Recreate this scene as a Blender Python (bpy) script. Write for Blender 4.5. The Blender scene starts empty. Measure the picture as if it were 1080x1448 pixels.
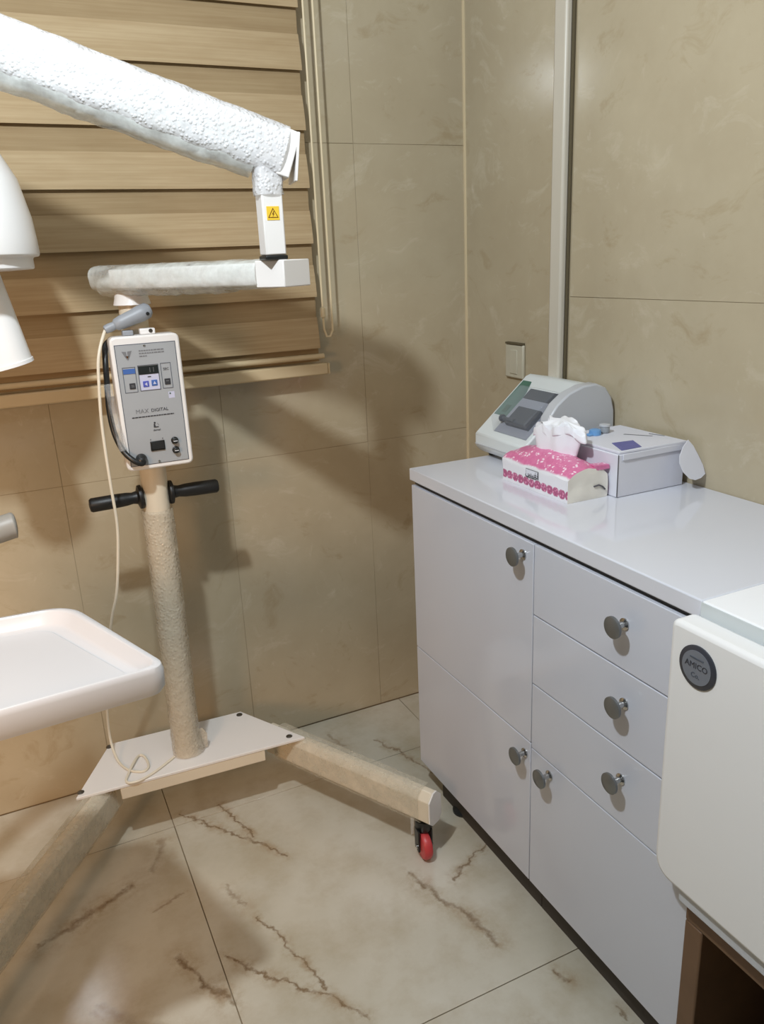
import bpy, bmesh, math, random
from mathutils import Vector, Matrix, noise
random.seed(4)
sc = bpy.context.scene
col = sc.collection

# ------------------------------------------------------------------ camera
F_PX, W_PX, H_PX = 1121.28, 1080, 1448
YAW, PITCH, ROLL = math.radians(24.81647), math.radians(-17.69395), math.radians(-2.61948)
EYE = Vector((0, 0, 1.40))
fwd = Vector((math.sin(YAW)*math.cos(PITCH), math.cos(YAW)*math.cos(PITCH), math.sin(PITCH)))
r0 = Vector((math.cos(YAW), -math.sin(YAW), 0)); u0 = r0.cross(fwd)
rgt = r0*math.cos(ROLL) + u0*math.sin(ROLL); upv = -r0*math.sin(ROLL) + u0*math.cos(ROLL)
cam_d = bpy.data.cameras.new('camera'); cam = bpy.data.objects.new('camera', cam_d); col.objects.link(cam)
m = Matrix.Identity(4)
for i in range(3):
    m[i][0], m[i][1], m[i][2], m[i][3] = rgt[i], upv[i], -fwd[i], EYE[i]
cam.matrix_world = m
cam_d.sensor_fit = 'VERTICAL'; cam_d.sensor_height = 24.0; cam_d.lens = 24.0*F_PX/H_PX
cam_d.clip_start = .02
sc.camera = cam

# ------------------------------------------------------------------ world, lights, exposure
w = bpy.data.worlds.new('world'); sc.world = w; w.use_nodes = True
w.node_tree.nodes['Background'].inputs[0].default_value = (.9, .95, 1, 1)
w.node_tree.nodes['Background'].inputs[1].default_value = .1
def light(name, kind, loc, power, color, size=.1, target=None, **kw):
    d = bpy.data.lights.new(name, kind); d.energy = power; d.color = color
    if kind == 'AREA':
        d.shape = kw.get('shape', 'DISK'); d.size = size
        if 'size_y' in kw: d.size_y = kw['size_y']
        if 'spread' in kw: d.spread = kw['spread']
    else:
        d.shadow_soft_size = size
    if kind == 'SPOT':
        d.spot_size = kw.get('spot', 1.5); d.spot_blend = kw.get('blend', .6)
    o = bpy.data.objects.new(name, d); col.objects.link(o); o.location = loc
    if target is not None:
        o.rotation_euler = (Vector(target)-Vector(loc)).to_track_quat('-Z', 'Y').to_euler()
    return o
# the treatment lamp over the tray (out of frame, upper left): key light, crisp shadows on the wall
light('treatment_lamp_light', 'POINT', (-.13, .70, 2.2), 78, (.86, .94, 1.0), .035)
# added warm fill at mid-height on the left, no fixture; warms tray front and wall
light('warm_fill_light', 'AREA', (-1.1, .1, 1.30), 4.6, (1.0, .61, .34), .5, (-.25, 1.9, .45), spread=math.radians(72))
# cool ceiling lamp on the right
light('cool_ceiling_light', 'AREA', (.75, .0, 2.45), 3.5, (.80, .88, 1.0), .45, (.8, .3, 0))
sc.view_settings.view_transform = 'Standard'; sc.view_settings.look = 'None'
sc.view_settings.exposure = 0.05; sc.view_settings.gamma = 1.0; sc.view_settings.use_curve_mapping = False

# ------------------------------------------------------------------ materials
def lin(r, g, b):
    f = lambda c: (c/255/12.92 if c/255 <= .04045 else ((c/255+.055)/1.055)**2.4)
    return (f(r), f(g), f(b), 1)
def mat(name, rgb, rough=.5, metal=0., alpha=1., bump=None, spec=None, var=None, trans=0., coat=0.):
    mt = bpy.data.materials.new(name); mt.use_nodes = True
    nt = mt.node_tree; b = nt.nodes['Principled BSDF']
    b.inputs['Base Color'].default_value = lin(*rgb)
    b.inputs['Roughness'].default_value = rough; b.inputs['Metallic'].default_value = metal
    b.inputs['Alpha'].default_value = alpha
    if spec is not None: b.inputs['Specular IOR Level'].default_value = spec
    if trans: b.inputs['Transmission Weight'].default_value = trans
    if coat: b.inputs['Coat Weight'].default_value = coat
    if var:                                     # (scale, amount) gentle colour variation
        geo = nt.nodes.new('ShaderNodeNewGeometry')
        n = nt.nodes.new('ShaderNodeTexNoise'); n.inputs['Scale'].default_value = var[0]; n.inputs['Detail'].default_value = 4
        nt.links.new(geo.outputs['Position'], n.inputs['Vector'])
        mx = nt.nodes.new('ShaderNodeMixRGB'); mx.blend_type = 'MULTIPLY'
        mx.inputs[1].default_value = lin(*rgb)
        cr = nt.nodes.new('ShaderNodeValToRGB')
        cr.color_ramp.elements[0].position = .3; cr.color_ramp.elements[1].position = .7
        v = 1-var[1]; cr.color_ramp.elements[0].color = (v, v, v, 1); cr.color_ramp.elements[1].color = (1, 1, 1, 1)
        nt.links.new(n.outputs['Fac'], cr.inputs[0]); nt.links.new(cr.outputs[0], mx.inputs[2]); mx.inputs[0].default_value = 1
        nt.links.new(mx.outputs[0], b.inputs['Base Color'])
    if bump:                                    # (scale, strength, distance)
        geo = nt.nodes.new('ShaderNodeNewGeometry')
        n = nt.nodes.new('ShaderNodeTexNoise'); n.inputs['Scale'].default_value = bump[0]
        nt.links.new(geo.outputs['Position'], n.inputs['Vector'])
        bp = nt.nodes.new('ShaderNodeBump'); bp.inputs['Strength'].default_value = bump[1]; bp.inputs['Distance'].default_value = bump[2]
        nt.links.new(n.outputs['Fac'], bp.inputs['Height']); nt.links.new(bp.outputs[0], b.inputs['Normal'])
    return mt

class G:                                         # tiny node-graph helper
    def __init__(s, mt): s.nt = mt.node_tree; s.b = s.nt.nodes['Principled BSDF']
    def n(s, t, **kw):
        nd = s.nt.nodes.new(t)
        for k, v in kw.items(): setattr(nd, k, v)
        return nd
    def l(s, a, b): s.nt.links.new(a, b)
    def math(s, op, a, b=None, clamp=False):
        nd = s.n('ShaderNodeMath', operation=op, use_clamp=clamp)
        for i, x in enumerate((a, b)):
            if x is None: continue
            if isinstance(x, (int, float)): nd.inputs[i].default_value = x
            else: s.l(x, nd.inputs[i])
        return nd.outputs[0]
    def vm(s, op, a, b=None, out=0):
        nd = s.n('ShaderNodeVectorMath', operation=op)
        for i, x in enumerate((a, b)):
            if x is None: continue
            if isinstance(x, (tuple, Vector)): nd.inputs[i].default_value = x
            else: s.l(x, nd.inputs[i])
        return nd.outputs[out]
    def noise(s, vec, scale, detail=4, rough=.55, color=False):
        nd = s.n('ShaderNodeTexNoise'); nd.inputs['Scale'].default_value = scale
        nd.inputs['Detail'].default_value = detail; nd.inputs['Roughness'].default_value = rough
        s.l(vec, nd.inputs['Vector']); return nd.outputs['Color' if color else 'Fac']
    def ramp(s, fac, stops):
        nd = s.n('ShaderNodeValToRGB'); cr = nd.color_ramp
        while len(cr.elements) < len(stops): cr.elements.new(.5)
        for e, (p, c) in zip(cr.elements, stops): e.position = p; e.color = c
        s.l(fac, nd.inputs[0]); return nd.outputs[0]
    def mix(s, fac, a, b, mode='MIX'):
        nd = s.n('ShaderNodeMixRGB', blend_type=mode)
        for i, x in enumerate((fac, a, b)):
            if isinstance(x, (int, float)): nd.inputs[i].default_value = x
            elif isinstance(x, tuple): nd.inputs[i].default_value = x
            else: s.l(x, nd.inputs[i])
        return nd.outputs[0]
    def pos(s): return s.n('ShaderNodeNewGeometry').outputs['Position']
    def smooth(s, v, lo, hi, a=1., b=0.):
        nd = s.n('ShaderNodeMapRange', interpolation_type='SMOOTHSTEP')
        for i, x in enumerate((None, lo, hi, a, b)):
            if x is not None: nd.inputs[i].default_value = x
        s.l(v, nd.inputs[0]); return nd.outputs[0]

def wall_tile_material():
    mt = mat('beige_marble_wall_tile', (186, 172, 144), .16); g = G(mt); p = g.pos()
    n1 = g.noise(p, 1.7, 6, .6); n2 = g.noise(p, 6, 5, .62)
    warp = g.vm('ADD', p, g.vm('MULTIPLY', g.noise(p, 2.2, 3, .5, True), (.55, .55, .55)))
    n3 = g.noise(g.vm('MULTIPLY', warp, (1, 1, 2.2)), 5.5, 6, .7)
    c = g.ramp(n1, [(.3, lin(178, 164, 137)), (.7, lin(194, 182, 156))])
    c = g.mix(g.ramp(n2, [(.35, (.5, .5, .5, 1)), (.7, (0, 0, 0, 1))]), c, lin(174, 160, 134))
    c = g.mix(g.ramp(n3, [(.57, (0, 0, 0, 1)), (.74, (.45, .45, .45, 1))]), c, lin(212, 203, 182))
    c = g.mix(g.ramp(n3, [(.28, (.6, .6, .6, 1)), (.42, (0, 0, 0, 1))]), c, lin(160, 141, 108))
    n4 = g.noise(g.vm('MULTIPLY', warp, (1.6, 1.6, 1)), 13, 4, .7)
    c = g.mix(g.ramp(n4, [(.64, (0, 0, 0, 1)), (.76, (.32, .32, .32, 1))]), c, lin(214, 206, 186))
    g.l(c, g.b.inputs['Base Color'])
    return mt

VEINS = [([(0.228, 1.873), (0.366, 1.689), (0.426, 1.58)], .006, 1.), ([(0.333, 1.862), (0.375, 1.693)], .005, 1.),
    ([(0.308, 1.432), (0.354, 1.289), (0.375, 1.193)], .0055, 1.), ([(0.218, 1.365), (0.278, 1.278), (0.36, 1.188), (0.423, 1.09)], .006, 1.),
    ([(0.668, 1.379), (0.689, 1.289), (0.736, 1.21), (0.741, 1.127)], .011, .85), ([(0.129, 1.408), (0.159, 1.324), (0.201, 1.247)], .011, 1.),
    ([(-0.143, 1.578), (0.005, 1.636), (0.063, 1.667)], .013, .9), ([(0.269, 1.554), (0.288, 1.482)], .008, .6),
    ([(0.75, 1.32), (0.837, 1.359), (0.904, 1.399)], .006, .9), ([(0.103, 1.569), (0.174, 1.582)], .007, .6),
    ([(0.839, 1.926), (0.896, 1.767), (0.911, 1.676)], .006, .8), ([(0.717, 2.029), (0.737, 1.937)], .009, .6),
    ([(0.807, 1.008), (0.826, 0.97)], .007, .9), ([(0.859, 0.881), (0.861, 0.86)], .006, .9), ([(-.05, 1.36), (.12, 1.19)], .02, .5),
    ([(0.70, 0.93), (0.74, 0.84)], .008, .7), ([(0.16, 1.79), (0.125, 1.70)], .014, .5), ([(-.3, .9), (.1, .7), (.5, .75)], .012, .8)]
def floor_tile_material():
    mt = mat('cream_marble_floor_tile', (190, 180, 158), .13); g = G(mt); p = g.pos()
    n1 = g.noise(p, 2.3, 6, .6); n2 = g.noise(p, 9, 5, .65)
    c = g.ramp(n1, [(.3, lin(178, 170, 150)), (.5, lin(196, 189, 172)), (.72, lin(208, 202, 188))])
    c = g.mix(g.ramp(n2, [(.3, (.45, .45, .45, 1)), (.55, (0, 0, 0, 1))]), c, lin(168, 152, 124))
    w1 = g.vm('SUBTRACT', g.noise(p, 14, 4, .6, True), (.5, .5, .5))
    w2 = g.vm('SUBTRACT', g.noise(p, 60, 3, .6, True), (.5, .5, .5))
    q = g.vm('ADD', g.vm('ADD', p, g.vm('MULTIPLY', w1, (.055, .055, 0))), g.vm('MULTIPLY', w2, (.020, .020, 0)))
    q = g.vm('MULTIPLY', q, (1, 1, 0))
    thick = g.math('MULTIPLY', g.noise(p, 22, 3, .6), 1.0)
    tot = None; halo = None
    for pts, wd, st in VEINS:
        for a, b in zip(pts, pts[1:]):
            A = Vector((*a, 0)); BA = Vector((*b, 0))-A
            pa = g.vm('SUBTRACT', q, A)
            h = g.math('MULTIPLY', g.vm('DOT_PRODUCT', pa, BA, 1), 1/BA.length_squared, clamp=True)
            sc_ = g.n('ShaderNodeVectorMath', operation='SCALE'); sc_.inputs[0].default_value = BA; g.l(h, sc_.inputs['Scale'])
            d = g.vm('LENGTH', g.vm('SUBTRACT', pa, sc_.outputs[0]), None, 1)
            f = g.math('MULTIPLY', g.smooth(d, 0, wd), st)
            hl = g.math('MULTIPLY', g.smooth(d, 0, wd*5), st)
            tot = f if tot is None else g.math('MAXIMUM', tot, f)
            halo = hl if halo is None else g.math('MAXIMUM', halo, hl)
    pat = g.ramp(g.noise(p, 30, 4, .65), [(.3, (.25, .25, .25, 1)), (.55, (1, 1, 1, 1))])
    hp = g.ramp(g.noise(p, 16, 5, .7), [(.42, (0, 0, 0, 1)), (.62, (.6, .6, .6, 1))])
    c = g.mix(g.mix(1., halo, hp, 'MULTIPLY'), c, lin(150, 122, 84))
    c = g.mix(g.math('MULTIPLY', g.mix(1., tot, pat, 'MULTIPLY'), .85), c, lin(118, 94, 66))
    g.l(c, g.b.inputs['Base Color'])
    return mt

def wood_fabric(name, base, dark):
    mt = mat(name, base, .8, spec=.2); g = G(mt); p = g.pos()
    n1 = g.noise(g.vm('MULTIPLY', p, (1.2, 1, 60)), 3, 4, .6)
    n2 = g.noise(g.vm('MULTIPLY', p, (2, 1, 9)), 3, 3, .6)
    c = g.mix(g.ramp(n1, [(.35, (0, 0, 0, 1)), (.7, (.55, .55, .55, 1))]), lin(*base), lin(*dark))
    c = g.mix(g.ramp(n2, [(.4, (0, 0, 0, 1)), (.75, (.4, .4, .4, 1))]), c, lin(*dark))
    g.l(c, g.b.inputs['Base Color'])
    return mt

def bubble_wrap(name, tint, alpha, bump_scale=55, strength=.45):
    mt = mat(name, tint, .16, spec=.6); g = G(mt); p = g.pos()
    vo = g.n('ShaderNodeTexVoronoi'); vo.inputs['Scale'].default_value = bump_scale; g.l(p, vo.inputs['Vector'])
    nz = g.noise(p, 38, 5, .7)
    h = g.math('ADD', g.smooth(vo.outputs['Distance'], .15, .55), g.math('MULTIPLY', nz, 1.2))
    bp = g.n('ShaderNodeBump'); bp.inputs['Strength'].default_value = strength; bp.inputs['Distance'].default_value = .003
    g.l(h, bp.inputs['Height']); g.l(bp.outputs[0], g.b.inputs['Normal'])
    a = g.ramp(g.noise(p, 26, 4, .6), [(.3, (alpha-.2,)*3+(1,)), (.7, (min(1, alpha+.2),)*3+(1,))])
    g.l(a, g.b.inputs['Alpha'])
    return mt

M = {}
M['wall_tile'] = wall_tile_material()
M['floor_tile'] = floor_tile_material()
M['grout'] = mat('wall_grout', (172, 156, 126), .9)
M['floor_grout'] = mat('floor_grout', (146, 128, 102), .9)
M['plaster'] = mat('ceiling_plaster', (150, 148, 146), .8, var=(3, .05))
M['plaster_wall'] = mat('far_wall_plaster', (120, 114, 104), .6, var=(2, .08))
M['blind_front'] = wood_fabric('wood_tone_blind_fabric', (186, 164, 130), (160, 134, 98))
M['blind_back'] = wood_fabric('blind_sheer_layer', (168, 146, 112), (144, 119, 86))
M['beige_bar'] = mat('beige_bar', (206, 186, 150), .4, var=(8, .06))
M['chain'] = mat('cream_chain', (220, 202, 166), .4)
M['white_lacquer'] = mat('white_lacquer', (206, 208, 217), .09, spec=.5, var=(4, .02))
M['white_top'] = mat('white_worktop', (216, 217, 224), .08, var=(4, .02))
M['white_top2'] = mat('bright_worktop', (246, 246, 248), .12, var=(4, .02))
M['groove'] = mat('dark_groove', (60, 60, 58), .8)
M['edge'] = mat('worktop_edge', (205, 210, 210), .25)
M['plinth'] = mat('dark_plinth', (66, 58, 50), .6, var=(20, .15))
M['chrome'] = mat('chrome_knob', (190, 190, 188), .18, 1.)
M['knobface'] = mat('brushed_steel', (128, 130, 130), .4, .7)
M['white_plastic'] = mat('white_plastic', (236, 234, 232), .28, var=(6, .02))
M['tray'] = mat('tray_plastic', (206, 204, 204), .3, var=(6, .02))
M['white_metal'] = mat('white_painted_metal', (234, 230, 226), .3, var=(6, .02))
M['cream_metal'] = mat('cream_painted_metal', (224, 212, 190), .35, var=(6, .04))
M['pale_plastic'] = mat('pale_green_grey_plastic', (222, 227, 227), .3, var=(9, .03))
M['grey_side'] = mat('pale_grey_side', (196, 198, 202), .35, var=(9, .03))
M['black'] = mat('black_rubber', (22, 22, 22), .45, bump=(300, .2, .001))
M['blacksm'] = mat('black_plastic', (26, 28, 28), .35)
M['panel'] = mat('grey_panel', (166, 168, 170), .35, var=(12, .05))
M['dark_line'] = mat('dark_outline', (78, 84, 94), .5)
M['ink'] = mat('dark_ink', (48, 48, 52), .6)
M['ink2'] = mat('grey_ink', (118, 118, 120), .6)
M['blue'] = mat('blue_print', (70, 104, 168), .4)
M['blue2'] = mat('violet_blue_button', (84, 92, 176), .4)
M['lilac'] = mat('pale_lilac_print', (196, 196, 216), .4)
M['display'] = mat('dark_display', (40, 44, 44), .2)
M['grey_plug'] = mat('grey_plastic', (150, 154, 160), .45, var=(30, .06))
M['grey_handle'] = mat('dim_grey_handle', (150, 146, 138), .45, var=(20, .08))
M['cord'] = mat('cream_cord', (226, 216, 196), .45)
M['wrapclear'] = bubble_wrap('bubble_wrap_white', (230, 229, 230), .62, 150, .5)
M['wrapthin'] = bubble_wrap('bubble_wrap_clear', (232, 236, 232), .5, 50, .18)
M['wrappole'] = bubble_wrap('bubble_wrap_beige', (214, 204, 184), .5, 120)
M['wrapleg'] = bubble_wrap('stretch_film', (214, 208, 190), .34, 14, .2)
M['wraplead'] = bubble_wrap('clear_film', (230, 232, 232), .22, 40, .2)
M['red'] = mat('red_wheel', (196, 66, 68), .4)
M['yellow'] = mat('yellow_sticker', (236, 196, 60), .45)
M['brown_ink'] = mat('brown_ink', (112, 70, 14), .5)
M['brown_wood'] = mat('brown_wood', (118, 88, 62), .55, var=(14, .2))
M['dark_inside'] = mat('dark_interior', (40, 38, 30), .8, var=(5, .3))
M['screw'] = mat('steel_screw', (110, 106, 100), .35, .9)
M['green'] = mat('green_label', (74, 116, 100), .4, var=(40, .25))
M['dark_green'] = mat('dark_green_mark', (46, 84, 58), .5)
M['smoke'] = mat('clear_lid', (200, 206, 214), .08, alpha=.16, spec=.6)
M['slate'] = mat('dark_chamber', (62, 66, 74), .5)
M['slate2'] = mat('grey_chamber_wall', (150, 154, 166), .5)
M['paper'] = mat('white_tissue_paper', (246, 246, 250), .9, bump=(60, .3, .004))
M['film'] = mat('cream_pack_film', (236, 230, 218), .3, bump=(25, .5, .004))
M['card'] = mat('white_card', (224, 224, 232), .55, var=(20, .03))
M['card_edge'] = mat('dark_card_edge', (90, 88, 92), .8)
M['blue_label'] = mat('blue_violet_label', (104, 106, 168), .5, var=(60, .15))
M['cyan'] = mat('light_blue_plastic', (110, 160, 210), .35)
M['mauve'] = mat('mauve_print', (170, 150, 170), .5)
M['pvc'] = mat('white_pvc', (206, 198, 182), .35, var=(5, .04))
M['gap_and_lip'] = mat('dark_gap_and_lip', (92, 82, 60), .8)
M['switch'] = mat('switch_plate', (196, 190, 170), .35, var=(30, .06))
M['badge_ring'] = mat('dark_badge_ring', (54, 56, 64), .35)
M['badge_mid'] = mat('grey_badge', (116, 120, 128), .35, var=(60, .08))

def pack_print():
    """pink dotted flower print on the tissue pack: pink crown, pink berry band low on the side"""
    mt = mat('pink_flower_print', (232, 228, 232), .3); g = G(mt); p = g.pos()
    sx = g.n('ShaderNodeSeparateXYZ'); g.l(p, sx.inputs[0])
    wob = g.math('MULTIPLY', g.math('SUBTRACT', g.noise(p, 30, 2), .5), .008)
    z = g.math('ADD', sx.outputs['Z'], wob)
    top = g.smooth(z, .963, .968, 0., 1.)
    vo = g.n('ShaderNodeTexVoronoi'); vo.inputs['Scale'].default_value = 62; g.l(p, vo.inputs['Vector'])
    vo2 = g.n('ShaderNodeTexVoronoi'); vo2.inputs['Scale'].default_value = 150; g.l(p, vo2.inputs['Vector'])
    flower = g.math('MULTIPLY', g.smooth(vo.outputs['Distance'], .42, .55), g.smooth(vo2.outputs['Distance'], .30, .48))
    pink = g.mix(g.noise(p, 90, 3), lin(204, 92, 142), lin(232, 142, 180))
    pink = g.mix(flower, pink, lin(248, 222, 232))
    b1 = g.math('MULTIPLY', g.smooth(z, .919, .922, 0., 1.), g.smooth(z, .938, .941))
    cell = g.math('FRACT', g.math('MULTIPLY', sx.outputs['Y'], 1/.0205))
    dy = g.math('MULTIPLY', g.math('SUBTRACT', cell, .5), .0205); dz = g.math('SUBTRACT', sx.outputs['Z'], .930)
    rr = g.math('SQRT', g.math('ADD', g.math('MULTIPLY', dy, dy), g.math('MULTIPLY', dz, dz)))
    berry = g.math('MULTIPLY', g.smooth(rr, .0095, .0115), b1)
    bc = g.mix(g.smooth(vo2.outputs['Distance'], .2, .5), lin(176, 84, 124), lin(226, 150, 182))
    c = g.mix(berry, lin(236, 234, 238), bc)
    c = g.mix(top, c, pink)
    g.l(c, g.b.inputs['Base Color'])
    return mt
M['print'] = pack_print()

# ------------------------------------------------------------------ mesh helpers
class MB:
    def __init__(s): s.bm = bmesh.new()
    def poly_faces(s, rings, close=True, caps=True, mi=0):
        """loft between rings of equal vertex count"""
        vs = [[s.bm.verts.new(p) for p in r] for r in rings]; n = len(vs[0])
        for a, b in zip(vs, vs[1:]):
            for i in range(n if close else n-1):
                j = (i+1) % n
                f = s.bm.faces.new((a[i], a[j], b[j], b[i])); f.material_index = mi
        if caps and close:
            for r in (vs[0], vs[-1]):
                try:
                    f = s.bm.faces.new(r); f.material_index = mi
                except ValueError: pass
        return s
    def box(s, x0, x1, y0, y1, z0, z1, mi=0):
        r = lambda z: [Vector(p) for p in ((x0, y0, z), (x1, y0, z), (x1, y1, z), (x0, y1, z))]
        return s.poly_faces([r(z0), r(z1)], mi=mi)
    def obb(s, c, ax, ay, az, hx, hy, hz):
        c = Vector(c); X, Y, Z = Vector(ax).normalized()*hx, Vector(ay).normalized()*hy, Vector(az).normalized()*hz
        r = lambda k: [c-X-Y+Z*k, c+X-Y+Z*k, c+X+Y+Z*k, c-X+Y+Z*k]
        return s.poly_faces([r(-1), r(1)])
    def prism(s, pts, off):
        """pts: planar polygon of 3D points, extruded by vector off"""
        a = [Vector(p) for p in pts]; o = Vector(off)
        return s.poly_faces([a, [p+o for p in a]])
    def tube(s, pts, r, n=12, taper=None):
        pts = [Vector(p) for p in pts]; rings = []
        t0 = (pts[1]-pts[0]).normalized()
        ref = Vector((0, 0, 1)) if abs(t0.z) < .9 else Vector((1, 0, 0))
        u = t0.cross(ref).normalized()
        for i, p in enumerate(pts):
            t = (pts[min(i+1, len(pts)-1)]-pts[max(i-1, 0)]).normalized()
            u = (u-t*u.dot(t)).normalized(); v = t.cross(u)
            rr = r[i] if isinstance(r, (list, tuple)) else r
            rings.append([p+(u*math.cos(2*math.pi*k/n)+v*math.sin(2*math.pi*k/n))*rr for k in range(n)])
        return s.poly_faces(rings)
    def lathe(s, o, axis, prof, n=28):
        """prof: (radius, height along axis)"""
        o = Vector(o); a = Vector(axis).normalized()
        ref = Vector((0, 0, 1)) if abs(a.z) < .9 else Vector((1, 0, 0))
        u = a.cross(ref).normalized(); v = a.cross(u)
        return s.poly_faces([[o+a*h+(u*math.cos(2*math.pi*k/n)+v*math.sin(2*math.pi*k/n))*max(r, 1e-4) for k in range(n)] for r, h in prof])
    def ring(s, o, axis, r1, r2, th, n=36):
        o = Vector(o); a = Vector(axis).normalized()
        ref = Vector((0, 0, 1)) if abs(a.z) < .9 else Vector((1, 0, 0))
        u = a.cross(ref).normalized(); v = a.cross(u)
        c = lambda r, h, k: o+a*h+(u*math.cos(2*math.pi*k/n)+v*math.sin(2*math.pi*k/n))*r
        prof = [(r1, 0), (r2, 0), (r2, th), (r1, th), (r1, 0)]
        return s.poly_faces([[c(r, h, k) for k in range(n)] for r, h in prof], caps=False)

WL = {}                                          # world origin of every object
def build(name, mb, mats, parent=None, bevel=0., seg=2, smooth=None, sub=0):
    bm = mb.bm
    bmesh.ops.remove_doubles(bm, verts=bm.verts, dist=1e-6)
    bmesh.ops.recalc_face_normals(bm, faces=bm.faces)
    lo = Vector([min(v.co[i] for v in bm.verts) for i in range(3)]); hi = Vector([max(v.co[i] for v in bm.verts) for i in range(3)])
    org = Vector(((lo.x+hi.x)/2, (lo.y+hi.y)/2, lo.z))
    for v in bm.verts: v.co -= org
    me = bpy.data.meshes.new(name); bm.to_mesh(me); bm.free()
    for mt in (mats if isinstance(mats, (list, tuple)) else [mats]): me.materials.append(mt)
    o = bpy.data.objects.new(name, me); col.objects.link(o)
    o.location = org - (WL[parent.name] if parent else Vector((0, 0, 0)))
    if parent: o.parent = parent
    WL[o.name] = org
    if bevel:
        b = o.modifiers.new('bevel', 'BEVEL'); b.width = bevel; b.segments = seg; b.limit_method = 'ANGLE'; b.angle_limit = math.radians(38)
        b.use_clamp_overlap = True
    if sub:
        b = o.modifiers.new('sub', 'SUBSURF'); b.levels = sub; b.render_levels = sub
    if smooth is None: smooth = bool(bevel) or bool(sub)
    if smooth:
        for p in me.polygons: p.use_smooth = True
        if not sub: me.set_sharp_from_angle(angle=math.radians(40))
    return o
def thing(name, label, cat, loc, group=None):
    o = bpy.data.objects.new(name, None); o.empty_display_size = .1; col.objects.link(o); o.location = loc
    WL[o.name] = Vector(loc); tag(o, label, cat, group); return o
def tag(o, label, cat, group=None):
    o['label'] = label; o['category'] = cat
    if group: o['group'] = group
    return o
def struct(o): o['kind'] = 'structure'; return o
def clone(src, parent, org, name=None):
    o = src.copy(); col.objects.link(o); o.parent = parent
    o.location = Vector(org)-WL[parent.name]; WL[o.name] = Vector(org); return o
def text(name, body, size, origin, xdir, ydir, thick, mt, parent, align='CENTER', font=None):
    cu = bpy.data.curves.new(name, 'FONT'); cu.body = body; cu.size = size; cu.align_x = align; cu.align_y = 'CENTER'
    cu.extrude = 0; cu.resolution_u = 3
    t = bpy.data.objects.new(name+'_curve', cu); col.objects.link(t)
    dg = bpy.context.evaluated_depsgraph_get(); dg.update()
    me = bpy.data.meshes.new_from_object(t.evaluated_get(dg))
    bm = bmesh.new(); bm.from_mesh(me); bpy.data.objects.remove(t); bpy.data.curves.remove(cu); bpy.data.meshes.remove(me)
    X, Y, O = Vector(xdir), Vector(ydir), Vector(origin); N = X.cross(Y)
    if not bm.verts: bm.free(); return None
    ext = bmesh.ops.extrude_face_region(bm, geom=bm.faces[:])
    for g_ in ext['geom']:
        if isinstance(g_, bmesh.types.BMVert): g_.co.z += thick
    for v in bm.verts: v.co = O + X*v.co.x + Y*v.co.y + N*v.co.z
    mb = MB(); mb.bm.free(); mb.bm = bm
    return build(name, mb, mt, parent, smooth=False)
def rounded_poly(pts, r, n=5):
    """2D polygon with rounded corners; r may be a list"""
    out = []; k = len(pts)
    for i, p in enumerate(pts):
        p = Vector(p); a = Vector(pts[i-1])-p; b = Vector(pts[(i+1) % k])-p
        rr = r[i] if isinstance(r, (list, tuple)) else r
        rr = min(rr, a.length*.49, b.length*.49)
        A, B = p+a.normalized()*rr, p+b.normalized()*rr
        for j in range(n+1):
            t = j/n; out.append(tuple((A*(1-t)**2 + p*2*t*(1-t) + B*t*t)))
    return out
def wrap(c0, c1, up, hw, hh, segs, amp, n=26, power=3.2, seed=0, end=1.0, flare=()):
    """crumpled wrap around a beam from c0 to c1"""
    mb = MB(); c0, c1 = Vector(c0), Vector(c1); t = (c1-c0).normalized()
    v = Vector(up); v = (v-t*v.dot(t)).normalized(); u = t.cross(v)
    rings = []
    for i in range(segs+1):
        f = i/segs; c = c0.lerp(c1, f); ring = []
        for k in range(n):
            a = 2*math.pi*k/n; ca, sa = math.cos(a), math.sin(a)
            s_ = (abs(ca)**power+abs(sa)**power)**(-1/power)
            d = u*ca*s_*hw + v*sa*s_*hh
            q = c+d
            nz = noise.noise(q*28+Vector((seed, 0, 0))) + .6*noise.noise(q*70+Vector((0, seed, 0)))
            ring.append(c+d*(1+amp*nz))
        rings.append(ring)
    mb.poly_faces(rings, caps=False); return mb

# ------------------------------------------------------------------ room shell
XR, YB, XL, YF, ZC = 1.285, 2.107, -1.9, -1.5, 2.6
floor = struct(build('floor', MB().box(XL, XR+.1, YF, YB+.1, -.10, -.003), M['floor_grout']))
wall_back = struct(build('wall_back', MB().box(XL, XR+.1, YB+.0015, YB+.12, 0, ZC), M['grout']))
wall_right = struct(build('wall_right', MB().box(XR+.0015, XR+.12, YF, YB+.0015, 0, ZC), M['grout']))
struct(build('wall_left', MB().box(XL-.1, XL, YF, YB+.1, 0, ZC), M['plaster_wall']))
struct(build('wall_front', MB().box(XL, XR+.1, YF-.1, YF, 0, ZC), M['plaster_wall']))
struct(build('ceiling', MB().box(XL, XR+.1, YF, YB+.1, ZC, ZC+.1), M['plaster']))
def tiles(parent, name, us, vs, place, mt, gap):
    cache = {}
    for u0_, u1_ in zip(us, us[1:]):
        for v0_, v1_ in zip(vs, vs[1:]):
            key = (round(u1_-u0_, 3), round(v1_-v0_, 3)); x0, x1, y0, y1, z0, z1 = place(u0_+gap, u1_-gap, v0_+gap, v1_-gap)
            org = Vector(((x0+x1)/2, (y0+y1)/2, z0))
            if key in cache: clone(cache[key], parent, org)
            else: cache[key] = build(name, MB().box(x0, x1, y0, y1, z0, z1), mt, parent, bevel=.0004, seg=1)
tiles(floor, 'floor_tile', [XL, -1.397, -.597, .203, 1.003, XR+.1], [YF, -.57, .23, 1.03, 1.83, YB-.0015],
      lambda a, b, c, d: (a, b, c, d, -.003, 0), M['floor_tile'], .0011)
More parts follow.
